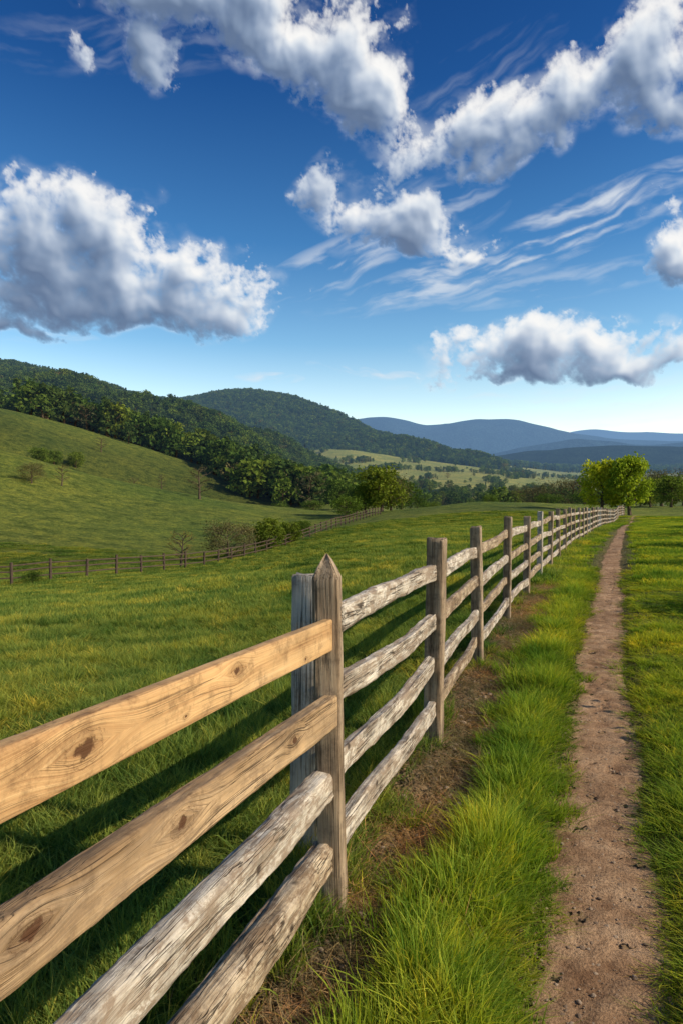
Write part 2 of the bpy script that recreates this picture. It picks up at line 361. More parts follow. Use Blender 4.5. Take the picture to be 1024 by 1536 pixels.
# ---------------- grass -----------------
def tuft(name,seed,n,Rr,h0,h1,w,mat,lean=.45,clump=True):
    g=np.random.default_rng(seed)
    a=g.uniform(0,2*np.pi,n); rad=Rr*np.sqrt(g.uniform(0,1,n)); bx=rad*np.cos(a); by=rad*np.sin(a)
    hh=g.uniform(h0,h1,n)*(1-.35*(rad/Rr) if clump else 1)
    la=(a+g.normal(0,.9,n)) if clump else g.uniform(0,2*np.pi,n); le=hh*lean*g.uniform(.2,1.5,n)
    fa=g.uniform(0,2*np.pi,n); ww=w*g.uniform(.6,1.3,n)
    vs=[];tip=[]
    lv=[0,.35,.7,1.0]
    for k,tv in enumerate(lv):
        cx=bx+np.cos(la)*le*tv**2; cy=by+np.sin(la)*le*tv**2; cz=hh*(tv-.18*tv**2*lean)
        wk=ww*[1,.85,.55,0][k]
        if k<3:
            vs.append(np.stack([cx-np.cos(fa)*wk/2,cy-np.sin(fa)*wk/2,cz],1)); vs.append(np.stack([cx+np.cos(fa)*wk/2,cy+np.sin(fa)*wk/2,cz],1)); tip+= [tv]*2
        else: vs.append(np.stack([cx,cy,cz],1)); tip.append(1.)
    V=np.stack(vs,1).reshape(-1,3); F_=[]
    for i in range(n):
        b=i*7; F_+= [(b,b+1,b+3,b+2),(b+2,b+3,b+5,b+4),(b+4,b+5,b+6)]
    ob=mk(name,V,F_,[mat],True,link=False)
    at=ob.data.attributes.new('tip','FLOAT','POINT'); at.data.foreach_set('value',np.tile(np.array(tip,np.float32),n)); return ob
def polar_pts(n,r0,r1,a0=-34,a1=34,p=1.0):
    u=rng.uniform(0,1,n); e=2-p
    rr=(r0**e+(r1**e-r0**e)*u)**(1/e)
    a=np.radians(rng.uniform(a0,a1,n)); return rr*np.sin(a),rr*np.cos(a)
def place(name,x,y,s,sz,idx,objs,tilt=.12):
    z=H(x,y)-.008
    rot=np.stack([rng.normal(0,tilt,len(x)),rng.normal(0,tilt,len(x)),rng.uniform(0,6.28,len(x))],1)
    return scatter(name,np.stack([x,y,z],1),rot,np.stack([s,s,sz],1),idx,objs)
def grass_keep(x,y):
    pdd=path_d(x,y); e=(fbm(x*6,y*6,61,3)-.5)*.26
    k=np.where(pdd<0,-pdd>PWL(y)-.02+e,pdd>PWR(y)-.02+e)
    s=np.clip(soil_f(x,y),0,1); s=np.where(np.abs(pdd)<.55,0,s)
    k&= rng.uniform(0,1,len(x))>s*1.0
    return k
tl=[tuft('meadow_tuft_%d'%i,100+i,44,.075,.07,.17,.0048,M_g1,.45+.14*i) for i in range(5)]
x,y=polar_pts(24000,1.3,16,-38,34,1.2); fd=fence_d(x,y)
k=(fd<.04)&grass_keep(x,y); x,y=x[k],y[k]; r=np.hypot(x,y)
s=rng.uniform(.8,1.3,len(x))*(1+r*.055); hz=rng.uniform(.5,1.25,len(x))*(.30+1.45*fbm(x*1.8,y*1.8,41,3))
place('meadow_grass',x,y,s,hz,rng.integers(0,5,len(x)),tl)
tr=[tuft('lush_tuft_%d'%i,200+i,46,.07,.08,.20,.0050,M_g2,.35+.14*i) for i in range(5)]
x,y=polar_pts(20000,1.3,16,-8,36,1.2); fd=fence_d(x,y)
k=(fd>.04)&grass_keep(x,y); x,y=x[k],y[k]; r=np.hypot(x,y); pdd=path_d(x,y)
s=rng.uniform(.8,1.25,len(x))*(1+r*.055)
mid=np.exp(-((pdd+.52)/.2)**2)*(pdd<0)
cl_=sstep(.5,.66,fbm(x*2.6,y*2.6,44,2))
hz=rng.uniform(.45,1.1,len(x))*(.22+.6*fbm(x*1.7,y*1.7,43,3)+.60*mid+.70*cl_*(r<9))*np.where(pdd>0,.65,1.)*(1-.6*np.exp(-((np.abs(pdd)-.24)/.09)**2))
place('roadside_grass',x,y,s*(.72+.3*np.clip(hz,0,1)),hz,rng.integers(0,5,len(x)),tr)
tf_=[tuft('far_patch_%d'%i,300+i,200,.42,.06,.15,.013,M_g1,.5,False) for i in range(4)]
x,y=polar_pts(12000,13,85,-34,32,1.4); fd=fence_d(x,y); k=(fd<0)&(np.abs(path_d(x,y))>.35); x,y=x[k],y[k]; r=np.hypot(x,y)
place('distant_meadow_grass',x,y,(.9+r*.028),rng.uniform(.6,1.3,len(x))*(.4+1.2*fbm(x*.3,y*.3,47,3)),rng.integers(0,4,len(x)),tf_,.04)
tg_=[tuft('far_lush_%d'%i,350+i,200,.36,.05,.13,.013,M_g2,.5,False) for i in range(4)]
x,y=polar_pts(7000,13,85,8,34,1.4); fd=fence_d(x,y); k=(fd>0)&(np.abs(path_d(x,y))>.8); x,y=x[k],y[k]; r=np.hypot(x,y)
place('distant_roadside_grass',x,y,(.9+r*.022),rng.uniform(.5,1.2,len(x)),rng.integers(0,4,len(x)),tg_,.04)
td=[tuft('straw_%d'%i,400+i,26,.08,.02,.07,.003,M_dry,2.2,False) for i in range(3)]
yy=1.2+14.8*rng.uniform(0,1,6000)**1.3; xx=fence_x(yy)+rng.normal(.20,.24,len(yy)); k=np.abs(path_d(xx,yy))>.3
place('dry_grass',xx[k],yy[k],rng.uniform(.6,1.2,k.sum()),rng.uniform(.4,1.1,k.sum()),rng.integers(0,3,k.sum()),td,.3)
def stone(seed,mat):
    import bmesh
    bm=bmesh.new(); bmesh.ops.create_icosphere(bm,subdivisions=2,radius=1)
    g=random.Random(seed); ph=[g.uniform(0,6) for _ in range(6)]
    for v in bm.verts:
        c=v.co; f=1+.18*math.sin(2.3*c.x+ph[0])+.15*math.sin(3.1*c.y+ph[1])+.1*math.sin(4*c.z+ph[2])
        v.co=Vector((c.x*f*1.2,c.y*f,c.z*f*.6))
    me=bpy.data.meshes.new('stone'); bm.to_mesh(me); bm.free(); me.materials.append(mat)
    return bpy.data.objects.new('stone_%d'%seed,me)
M_st=mat_simple('stone',(.42,.30,.20)); M_st2=mat_simple('stone_dark',(.27,.18,.115))
st=[stone(i,M_st if i%2 else M_st2) for i in range(4)]
yy=1.5+12*rng.uniform(0,1,7500)**1.6; xx=path_x(yy)+rng.normal(0,.17,len(yy)); k=np.abs(xx-path_x(yy))<.32
ss=.0015+.0075*rng.uniform(0,1,len(yy))**6
yy2=1.5+8*rng.uniform(0,1,1100)**1.4; xx2=fence_x(yy2)+rng.normal(.25,.14,len(yy2)); ss2=.003+.016*rng.uniform(0,1,1100)**5
xx=np.r_[xx[k],xx2]; yy=np.r_[yy[k],yy2]; ss=np.r_[ss[k],ss2]
zz=H(xx,yy)+.005
scatter('gravel',np.stack([xx,yy,zz],1),rng.uniform(0,6.28,(len(xx),3))*np.array([.05,.05,1]),ss,rng.integers(0,4,len(xx)),st)

# ---------------- wood -----------------
M_pine=mat_wood('new_pine_board',[(.34,(.24,.118,.045)),(.44,(.42,.235,.10)),(.53,(.55,.335,.15)),(.68,(.66,.43,.215))],'X',[(.794,.018,.019),(1.40,.0,.030),(.30,-.045,.007),(1.05,-.035,.006)],24,1.1,None,.5,.003,None,.5,.016,.8,(.50,.62))
M_pine2=mat_wood('aged_pine_board',[(.34,(.15,.082,.038)),(.44,(.29,.18,.09)),(.53,(.42,.275,.145)),(.68,(.53,.375,.225))],'X',[(.428,.012,.018),(1.076,.008,.026),(1.543,.018,.024),(1.9,-.02,.018)],26,1.2,(.23,.15,.085),.75,.004,None,.8,.020,.6,(.44,.58))
M_rail=mat_wood('weathered_rail',[(.34,(.16,.115,.075)),(.44,(.38,.31,.235)),(.53,(.57,.495,.40)),(.68,(.72,.65,.55))],'X',(),22,2.2,(.25,.175,.115),.85,.008,(.06,.04,.027),.65,.026,.85)
M_rail2=mat_wood('bark_rail',[(.34,(.14,.085,.045)),(.44,(.32,.23,.14)),(.53,(.48,.37,.25)),(.68,(.62,.51,.38))],'X',(),20,2.4,(.18,.11,.06),.85,.009,(.05,.033,.02),.7,.026)
M_post=mat_wood('post_wood',[(.32,(.095,.06,.034)),(.44,(.24,.165,.10)),(.54,(.37,.27,.175)),(.70,(.50,.39,.27))],'Z',(),30,1.6,None,.95,.007,None,.65,.024)
M_post2=mat_wood('grey_post_wood',[(.32,(.18,.145,.105)),(.44,(.35,.295,.235)),(.54,(.49,.43,.355)),(.70,(.62,.56,.48))],'Z',(),26,1.6,None,.9,.007,None,.55,.024)
M_rust=mat_simple('rusty_metal',(.45,.17,.04),.6,200)

def beam(name,L,a,b,p,rough,nseg,nring,seed,mat,wob=0.0):
    """beam along local X (length L), section a (z) by b (y), superellipse power p"""
    xs=np.linspace(0,L,nseg+1); th=np.linspace(0,2*np.pi,nring,endpoint=False)+np.pi/nring
    ct,st_=np.cos(th),np.sin(th)
    sy=np.sign(ct)*np.abs(ct)**(2/p); sz=np.sign(st_)*np.abs(st_)**(2/p)
    Xg=np.repeat(xs[:,None],nring,1)
    fac=(fbm(Xg*.6+seed,np.cos(th)[None]*2.2+np.sin(th)[None]*3.1+seed+0*Xg,seed+21,2)-.5)*2
    nz=(fbm(Xg*3+seed,np.cos(th)[None]*1.3+np.sin(th)[None]*2+seed+0*Xg,seed,3)-.5)*2
    nz2=(fbm(Xg*16+seed,np.cos(th)[None]*3.3+np.sin(th)[None]*2.7+0*Xg,seed+3,3)-.5)*2
    sc=1+rough*nz+rough*.6*nz2+rough*1.2*fac
    cy=wob*(fbm(xs*.9+seed,xs*0,seed+5,2)-.5)[:,None]; cz=wob*(fbm(xs*.9+seed,xs*0+4,seed+6,2)-.5)[:,None]
    Yg=sy[None]*b/2*sc+cy; Zg=sz[None]*a/2*sc+cz
    V=np.stack([Xg,Yg,Zg],-1).reshape(-1,3); Fc=gridfaces(nseg+1,nring,True).tolist()
    c1=len(V); V=np.vstack([V,[[-.002,cy[0,0],cz[0,0]],[L+.002,cy[-1,0],cz[-1,0]]]])
    for j in range(nring):
        Fc.append([c1,(j+1)%nring,j]); q=nseg*nring; Fc.append([c1+1,q+j,q+(j+1)%nring])
    return mk(name,V,Fc,[mat],True)
def post_mesh(name,Hh,w,d,style,seed,mat,res=1):
    g=random.Random(seed); zs=list(np.linspace(-.25,Hh,14*res+1)); nring=24 if res>1 else 12
    th=np.linspace(0,2*np.pi,nring,endpoint=False)+np.pi/nring
    p=7; ct,s_=np.cos(th),np.sin(th); sx=np.sign(ct)*np.abs(ct)**(2/p); sy=np.sign(s_)*np.abs(s_)**(2/p)
    rows=[]
    hs=Hh-(.09 if style=='peak' else .012)
    zs=[z for z in zs if z<hs-.01]+[hs]
    sc=[1]*len(zs)
    if style=='peak': zs+= [hs+.035,hs+.068,Hh]; sc+= [.72,.36,.05]
    else: zs+= [Hh]; sc+= [.90]
    for z,k in zip(zs,sc):
        nz=(fbm(np.array([z*2.2+seed]*nring),th*1.2,seed,3)-.5)*.16+(fbm(np.array([z*9.+seed]*nring),th*3,seed+2,2)-.5)*.10
        lx=(fbm(np.array([z*.8+seed]),np.array([1.]),seed)[0]-.5)*.02; ly=(fbm(np.array([z*.8+seed]),np.array([7.]),seed)[0]-.5)*.02
        zt=z+ (0 if z<hs else ((fbm(th*2,th*0,seed)-.5)*.035))
        rows.append(np.stack([sx*w/2*k*(1+nz)+lx,sy*d/2*k*(1+nz)+ly,zt+0*th],1))
    V=np.vstack(rows); n=len(zs); Fc=gridfaces(n,nring,True).tolist(); c=len(V)
    V=np.vstack([V,rows[-1].mean(0)+np.array([0,0,.004])])
    for j in range(nring): q=(n-1)*nring; Fc.append([c,q+j,q+(j+1)%nring])
    return mk(name,V,Fc,[mat],False)
def shade_auto(ob):
    ob.data.polygons.foreach_set('use_smooth',np.ones(len(ob.data.polygons),dtype=bool))
    try: ob.data.set_sharp_from_angle(angle=math.radians(35))
    except Exception: pass
fence=lk(bpy.data.objects.new('wooden_fence',None))
pts=[(2.617,-.036),(4.49,.605),(6.62,1.312),(8.93,2.16),(11.2,3.03)]
yy=11.2
while yy<97:
    xx=float(fence_x(yy)); sl=(float(fence_x(yy+.5))-xx)/.5; yy+=2.35/math.sqrt(1+sl*sl); pts.append((yy,float(fence_x(yy))))
pts=[(-2.75,-1.83),(0.0,-.905)]+pts
def fang(y): return math.atan((float(fence_x(y+.4))-float(fence_x(y-.4)))/.8)
P3=[]
for i,(py_,px_) in enumerate(pts):
    g=random.Random(i*7+1); zg=H1(px_,py_); n=i-2
    hgt=1.335 if n==0 else (1.325 if 0<n<4 else 1.30+g.uniform(-.035,.04))
    w=.098 if n==0 else .104+g.uniform(-.008,.012)
    ob=post_mesh('post_%d'%i,hgt-zg if n==0 else hgt,w,w*(1.05),'peak' if n==0 else 'flat',i+11,M_post if n in(0,) or g.random()<.6 else M_post2 if g.random()<.4 else M_post,4 if n<5 else 1)
    shade_auto(ob)
    ob.location=(px_,py_,zg); ob.rotation_euler=(g.uniform(-.016,.016),g.uniform(-.016,.016),-fang(py_)+g.uniform(-.08,.08)+(.0 if n else .12)); ob.parent=fence
    P3.append((px_,py_,zg))
zg=H1(-.165,3.0); ob=post_mesh('companion_post',1.225-zg,.118,.07,'flat',99,M_post2,4); shade_auto(ob); ob.location=(-.165,2.98,zg); ob.rotation_euler=(0.01,.012,-.25); ob.parent=fence
def add_beam(name,p0,p1,a,b,p,rough,nseg,nring,seed,mat,**k):
    p0=Vector(p0); p1=Vector(p1); d=p1-p0; L=d.length
    ob=beam(name,L,a,b,p,rough,nseg,nring,seed,mat,**k)
    xa=d.normalized(); ya=Vector((0,0,1)).cross(xa).normalized(); za=xa.cross(ya)
    M=Matrix((xa,ya,za)).transposed().to_4x4(); M.translation=p0; ob.matrix_world=M; ob.parent=fence; return ob
hts=[1.09,.79,.49,.22]
for i in range(len(P3)-1):
    n=i-2; a0=P3[i]; b0=P3[i+1]
    if i==1:
        a,b=b0,a0
        L=math.hypot(a[0]-b[0],a[1]-b[1]); ux=(b[0]-a[0])/L; uy=(b[1]-a[1])/L
        A_=(a[0]+ux*.02,a[1]+uy*.02)
        spec=[(1.045,1.085,.118,.04,9,.025,M_pine,.014),(.748,.835,.122,.055,6,.07,M_pine2,.024),(.465,.545,.115,.08,4.2,.16,M_rail,.04),(.20,.335,.110,.09,3.4,.19,M_rail2,.04)]
        for k,(z0,z1,hh,tt,p,ro,mt,wb) in enumerate(spec):
            o_=.012 if k<2 else 0
            add_beam('near_rail_%d'%k,(A_[0],A_[1]-o_,z0),(b[0],b[1],z1),hh,tt,p,ro,160,40,k*5+3,mt,wob=wb)
        continue
    for k,hz_ in enumerate(hts):
        g=random.Random(i*17+k); far=n>6
        mt=M_rail if g.random()<.7 else M_rail2
        add_beam('rail_%d_%d'%(i,k),(a0[0],a0[1],a0[2]+hz_+g.uniform(-.012,.012)),(b0[0],b0[1],b0[2]+hz_+g.uniform(-.012,.012)),.096+g.uniform(-.010,.012),.052,4.6,.14 if not far else .05,(80 if n<3 else 24) if not far else 3,24 if not far else 8,i*9+k,mt,wob=.05 if not far else 0)
import bmesh
bm=bmesh.new(); bmesh.ops.create_cube(bm,size=1); bmesh.ops.scale(bm,vec=(.012,.006,.032),verts=bm.verts); bmesh.ops.bevel(bm,geom=bm.edges[:],offset=.0015,segments=2,affect='EDGES')
me=bpy.data.meshes.new('cleat'); bm.to_mesh(me); bm.free(); me.materials.append(M_rust); cl=lk(bpy.data.objects.new('cleat',me)); cl.location=(-.055,2.562,1.065); cl.rotation_euler=(0,0,-.2); cl.parent=fence

def far_fence(name,ctrl,hp,sp,mat,wid=.16,rails=(.35,.7,1.0)):
    ctrl=[((px-512)/1024*d,d) for px,d in ctrl]
    C=np.array(ctrl); dl=np.r_[0,np.cumsum(np.hypot(*np.diff(C,axis=0).T))]; t=np.arange(0,dl[-1],sp)
    X=np.interp(t,dl,C[:,0]); Y=np.interp(t,dl,C[:,1]); Zz=H(X,Y)
    V=[];Fc=[]
    def box(p,q,w,h):
        p=Vector(p);q=Vector(q); d=(q-p).normalized(); s=Vector((0,0,1)) if abs(d.z)<.9 else Vector((1,0,0)); a=d.cross(s).normalized(); b_=a.cross(d)
        o=len(V); 
        for e in(p,q):
            for k in range(6):
                an=k*math.pi/3; V.append(e+a*math.cos(an)*w/2+b_*math.sin(an)*h/2)
        for k in range(6): Fc.append((o+k,o+(k+1)%6,o+6+(k+1)%6,o+6+k))
        Fc.append(tuple(o+k for k in range(6))[::-1]); Fc.append(tuple(o+6+k for k in range(6)))
    rg=random.Random(5)
    for i in range(len(t)):
        h=hp*rg.uniform(.92,1.1); box((X[i],Y[i],Zz[i]-.2),(X[i]+rg.uniform(-.05,.05),Y[i],Zz[i]+h),wid,wid)
        if i:
            for rz in rails: box((X[i-1],Y[i-1],Zz[i-1]+hp*rz*.9),(X[i],Y[i],Zz[i]+hp*rz*.9+rg.uniform(-.05,.05)),.06,.11)
    return mk(name,V,Fc,[mat])
M_dfence=mat_simple('dark_fence_wood',(.09,.06,.04),.9,6)
far_fence('wooden_fence.001',[(-350,40),(0,45),(150,50),(300,60),(380,70),(460,84),(520,104),(572,132)],1.4,2.6,M_dfence,.2)
far_fence('wooden_fence.002',[(560,420),(640,500),(780,520)],1.6,9,M_dfence,.3,())

# ---------------- trees -----------------
def tree_mesh(name,seed,Hh,R,c0,nlimb,nleaf,ls,leafmat,style='round',sig=.20):
    g=np.random.default_rng(seed); V=[];Fc=[];mi=[]
    def tube(pts,rad,sides=5):
        o=len(V); n=len(pts)
        for k,(p,rd) in enumerate(zip(pts,rad)):
            d=np.array(pts[min(k+1,n-1)])-np.array(pts[max(k-1,0)]); d=d/ (np.linalg.norm(d)+1e-9)
            s=np.array([1,0,0]) if abs(d[0])<.8 else np.array([0,1,0]); a=np.cross(d,s); a/=np.linalg.norm(a); b=np.cross(d,a)
            for q in range(sides):
                an=2*math.pi*q/sides; V.append(np.array(p)+a*math.cos(an)*rd+b*math.sin(an)*rd)
        for k in range(n-1):
            for q in range(sides): Fc.append((o+k*sides+q,o+k*sides+(q+1)%sides,o+(k+1)*sides+(q+1)%sides,o+(k+1)*sides+q)); mi.append(0)
    tr=Hh*.028+.04; nT=7; tp=[]; off=np.zeros(2)
    top=Hh*(.8 if style!='cone' else .98)
    for k in range(nT): tp.append((off[0],off[1],top*k/(nT-1)-(.2 if k==0 else 0))); off=off+g.normal(0,Hh*.012 if style!='cone' else .01,2)
    tube(tp,[tr*(1.25 if k==0 else 1-.85*k/(nT-1)) for k in range(nT)],6)
    tpn=np.array(tp); cl=[]
    for i in range(nlimb):
        f=c0+(1-c0)*(i+.5)/nlimb; z=top*f; base=np.array([np.interp(z,tpn[:,2],tpn[:,0]),np.interp(z,tpn[:,2],tpn[:,1]),z])
        an=i*2.4+g.uniform(-.5,.5)
        if style=='cone': ln=R*(1.03-f)*g.uniform(.8,1.15); up=-.05
        else:
            ln=R*(math.sin(math.pi*(.25+.65*(f-c0)/(1-c0)))**.8)*g.uniform(.65,1.1); up=.25+.9*f*g.uniform(.6,1.1)
        dv=np.array([math.cos(an),math.sin(an),up]); dv/=np.linalg.norm(dv[:2])
        e=base+dv*ln*np.array([1,1,.75]); m_=base+dv*ln*.5+np.array([0,0,ln*.04])
        tube([base,m_,e],[tr*.42*(1-f*.5),tr*.24,tr*.06],4)
        cl.append((e,1)); cl.append((m_,.7))
        for q in range(3 if style!='cone' else 1):
            a2=an+g.uniform(-1,1); st0=base+(e-base)*g.uniform(.35,.8); l2=ln*g.uniform(.3,.55)
            e2=st0+np.array([math.cos(a2),math.sin(a2),g.uniform(.1,.9)])*l2; tube([st0,(st0+e2)/2+g.normal(0,.03*ln,3),e2],[tr*.18,tr*.1,tr*.04],3); cl.append((e2,.9))
            if style=='bare':
                for q2 in range(3):
                    a3=a2+g.uniform(-1.2,1.2); e3=e2+np.array([math.cos(a3),math.sin(a3),g.uniform(.1,1.1)])*l2*.6; s3=st0+(e2-st0)*g.uniform(.4,1); tube([s3,e3],[tr*.09,tr*.03],3); cl.append((e3,.8))
    if style!='cone': cl.append((np.array(tp[-1])+np.array([0,0,Hh*.08]),1)); cl.append((np.array(tp[-2]),1))
    C=np.array([c[0] for c in cl]); W=np.array([c[1] for c in cl]); W=W/W.sum()
    ii=g.choice(len(C),nleaf,p=W); cs=g.uniform(.6,1.3,len(C))
    sg=R*sig
    dv=g.normal(0,1,(nleaf,3)); dv/=np.linalg.norm(dv,axis=1)[:,None]; dv*= (sg*1.6*cs[ii]*g.uniform(.25,1,nleaf)**.5)[:,None]; dv[:,2]*=.85 if style!='cone' else .35
    c=C[ii]+dv; c[:,2]=np.maximum(c[:,2],Hh*c0*.5)
    a=g.normal(0,1,(nleaf,3)); a/=np.linalg.norm(a,axis=1)[:,None]; b=np.cross(a,g.normal(0,1,(nleaf,3))); b/=np.linalg.norm(b,axis=1)[:,None]
    s=ls*g.uniform(.6,1.35,nleaf)[:,None]
    LV=np.stack([c-a*s*.6,c-b*s*.4,c+a*s*.6,c+b*s*.4],1).reshape(-1,3); o=len(V)
    VV=np.vstack([np.array(V),LV]); Fc+= [(o+4*k,o+4*k+1,o+4*k+2,o+4*k+3) for k in range(nleaf)]; mi+=[1]*nleaf
    VV[:,2]*=Hh/max(VV[:,2].max(),.1)
    ob=mk(name,VV,Fc,[M_bark,leafmat],False,mi,link=False); return ob.data
def put_tree(name,mesh,px,d,hpx,meshH,rot=0,sx=1,dz=-.1,X=None):
    X=(px-512)/1024*d if X is None else X; s=(hpx/F*d)/meshH
    ob=lk(bpy.data.objects.new(name,mesh)); ob.location=(X,d,H1(X,d)+dz); ob.scale=(s*sx,s*sx,s); ob.rotation_euler=(0,0,rot); return ob
T_bright=[tree_mesh('bright_tree_%d'%i,20+i,9,2.9,.17,24,6500,.34,M_lC,'round',.24) for i in range(2)]
T_green=[tree_mesh('green_tree_%d'%i,30+i,9,3.1,.12,20,3600,.38,M_lA,'round',.27) for i in range(3)]
T_brown=[tree_mesh('sparse_tree_%d'%i,40+i,6,2.9,.12,18,3400,.18,M_lD,'bare',.26) for i in range(2)]
T_bare=[tree_mesh('bare_tree_%d'%i,50+i,6,1.7,.2,14,420,.13,M_lD,'bare',.22) for i in range(2)]
T_shrub=[tree_mesh('shrub_%d'%i,60+i,3,1.8,.05,16,2400,.17,M_lA,'round',.30) for i in range(2)]
put_tree('deciduous_tree',T_bright[0],903,101,86,9,.3,.95)
put_tree('deciduous_tree.001',T_bright[1],944,99,97,9,1.9,.92)
D='deciduous_tree'
for nm,me,px_,d_,hp_,mh,rt,sx in [
 (D+'.002',T_green[0],572,146,74,9,1,1.15),(D+'.003',T_green[1],602,165,52,9,2,1.1),(D+'.004',T_green[2],548,150,48,9,3,1.1),
 (D+'.005',T_green[1],403,76,54,9,.5,1.1),(D+'.006',T_green[2],434,80,38,9,1.5,1.3),
 ('sparse_tree',T_brown[0],343,72,64,6,1,.95),('sparse_tree.001',T_brown[1],48,120,34,6,2,1.0),('sparse_tree.002',T_brown[0],856,190,50,6,2,1.3),
 ('sparse_tree.003',T_brown[1],992,180,60,6,0,1.2),('sparse_tree.004',T_brown[0],796,195,42,6,3,1.2),('sparse_tree.005',T_brown[1],1024,185,52,6,3,1.3),
 ('bare_tree',T_bare[0],272,62,60,6,0,1.1),('bare_tree.001',T_bare[1],300,152,54,6,0,1.1),('bare_tree.002',T_bare[0],93,125,34,6,2,1),('bare_tree.003',T_bare[1],243,160,24,6,1,1),
 (D+'.007',T_green[0],62,205,32,9,2,1.2),(D+'.008',T_green[1],114,215,26,9,1,1.2),(D+'.009',T_green[2],82,210,24,9,2,1.3),
 ('shrub',T_shrub[0],520,140,36,3,0,1.0),('shrub.001',T_shrub[1],625,175,26,3,0,1.2),('shrub.002',T_shrub[0],820,170,20,3,0,1.6),('shrub.003',T_shrub[1],50,46,22,3,0,1.0),
 ('shrub.004',T_shrub[1],960,170,24,3,0,1.5),('shrub.005',T_shrub[0],875,180,26,3,0,1.4),
 (D+'.010',T_green[1],1006,150,52,9,1,1.2),(D+'.011',T_green[2],975,165,46,9,2,1.2),('shrub.012',T_shrub[0],733,160,22,3,0,.8),('shrub.013',T_shrub[1],648,190,18,3,1,1.2),
 (D+'.012',T_green[0],535,180,44,9,4,1.2),(D+'.013',T_green[1],508,210,50,9,2,1.2),('sparse_tree.006',T_brown[1],586,150,60,6,5,.9),('sparse_tree.007',T_brown[0],374,90,34,6,2,1.2),
 (D+'.014',T_green[2],455,95,24,9,2,1.3),('bare_tree.004',T_bare[0],200,210,26,6,1,1.1),('bare_tree.005',T_bare[1],152,240,24,6,3,1.2),('shrub.014',T_shrub[1],420,205,14,3,3,1.5),('shrub.015',T_shrub[0],470,180,16,3,2,1.5)]:
    put_tree(nm,me,px_,d_,hp_,mh,rt,sx)
k=6
for (X_,Y_,h_) in [(10.4,14.5,2.1),(13.7,20.5,2.7),(18.4,28,3.4),(24.6,38,4.0),(5.2,4.2,1.5),(7.6,8.2,1.9)]:  # unseen shrubs added right of the frame to throw shade beside the path
    put_tree('shrub.%03d'%k,T_shrub[k%2],0,Y_,h_*F/Y_,3,k,1.0,X=X_); k+=1

fA=[tree_mesh('forest_tree_%d'%i,70+i,10,3.6,.1,12,380,1.0,[M_lA,M_lB,M_lB,M_lA][i],'round',.26) for i in range(4)]+[tree_mesh('forest_pine_%d'%i,80+i,11,2.4,.06,22,340,.8,M_lB,'cone',.20) for i in range(2)]+[tree_mesh('forest_sparse_tree',90,9,3.4,.1,12,250,.6,M_lD,'bare',.22)]
def fobj(): return [bpy.data.objects.new('tree_part',m) for m in fA]
def forest(name,px,d,z=None,smin=.7,smax=1.2,probs=(.26,.2,.18,.18,.06,.05,.07),mul=1.0):
    X=(px-512)/1024*d; 
    if z is None: z=H(X,d)
    n=len(X); s=rng.uniform(smin,smax,n)*mul
    sc=np.stack([s*rng.uniform(.9,1.25,n)]*2+[s],1)
    return scatter(name,np.stack([X,d,z-.3],1),np.stack([np.zeros(n),np.zeros(n),rng.uniform(0,6.28,n)],1),sc,rng.choice(7,n,p=probs),fobj())
px=rng.uniform(-450,585,8500); d=np.sqrt(rng.uniform(230**2,640**2,8500))
dm=np.interp(px,[-450,0,60,154,250,307,380,440,512,560,590],[330,300,268,276,276,274,246,232,246,310,420])+(fbm(px*.03,px*0,4,3)-.5)*46
dx=np.interp(px,[-450,400,480,560,590],[640,640,600,520,470]); k=(d>dm)&(d<dx)&(fbm(px*.02,d*.03,12,3)>.30-.25*(d<dm+70))
edge=np.where(d[k]<dm[k]+60,1.32,1.05)
forest('forest',px[k],d[k],mul=edge)
hp=[];hd=[]
for (a,b,da,db,n) in [(450,640,760,700,60),(520,790,560,600,60),(560,800,900,1000,100),(600,880,1250,1150,140),(480,620,1150,1350,70),(660,900,480,560,60),(700,860,330,360,36),(780,1060,300,420,80),(620,760,1500,1700,90),(430,560,950,1000,50),(740,900,255,300,34),(620,720,400,380,20)]:
    t=rng.uniform(0,1,n); hp.append(a+(b-a)*t); hd.append(da+(db-da)*t+rng.normal(0,10,n))
for q in range(34):
    a=rng.uniform(470,1120); dd=rng.uniform(280,1500); n=int(rng.uniform(6,22)); hp.append(a+rng.normal(0,9,n)*600/dd); hd.append(dd+rng.normal(0,12,n))
hp=np.concatenate(hp+[rng.uniform(450,1100,180)]); hd=np.concatenate(hd+[rng.uniform(300,1700,180)])
forest('hedgerow_trees',hp,hd,None,.35,.95)
px=rng.uniform(640,1400,4200); d=rng.uniform(1750,2700,4200); forest('distant_forest',px,d,None,1.1,2.0)

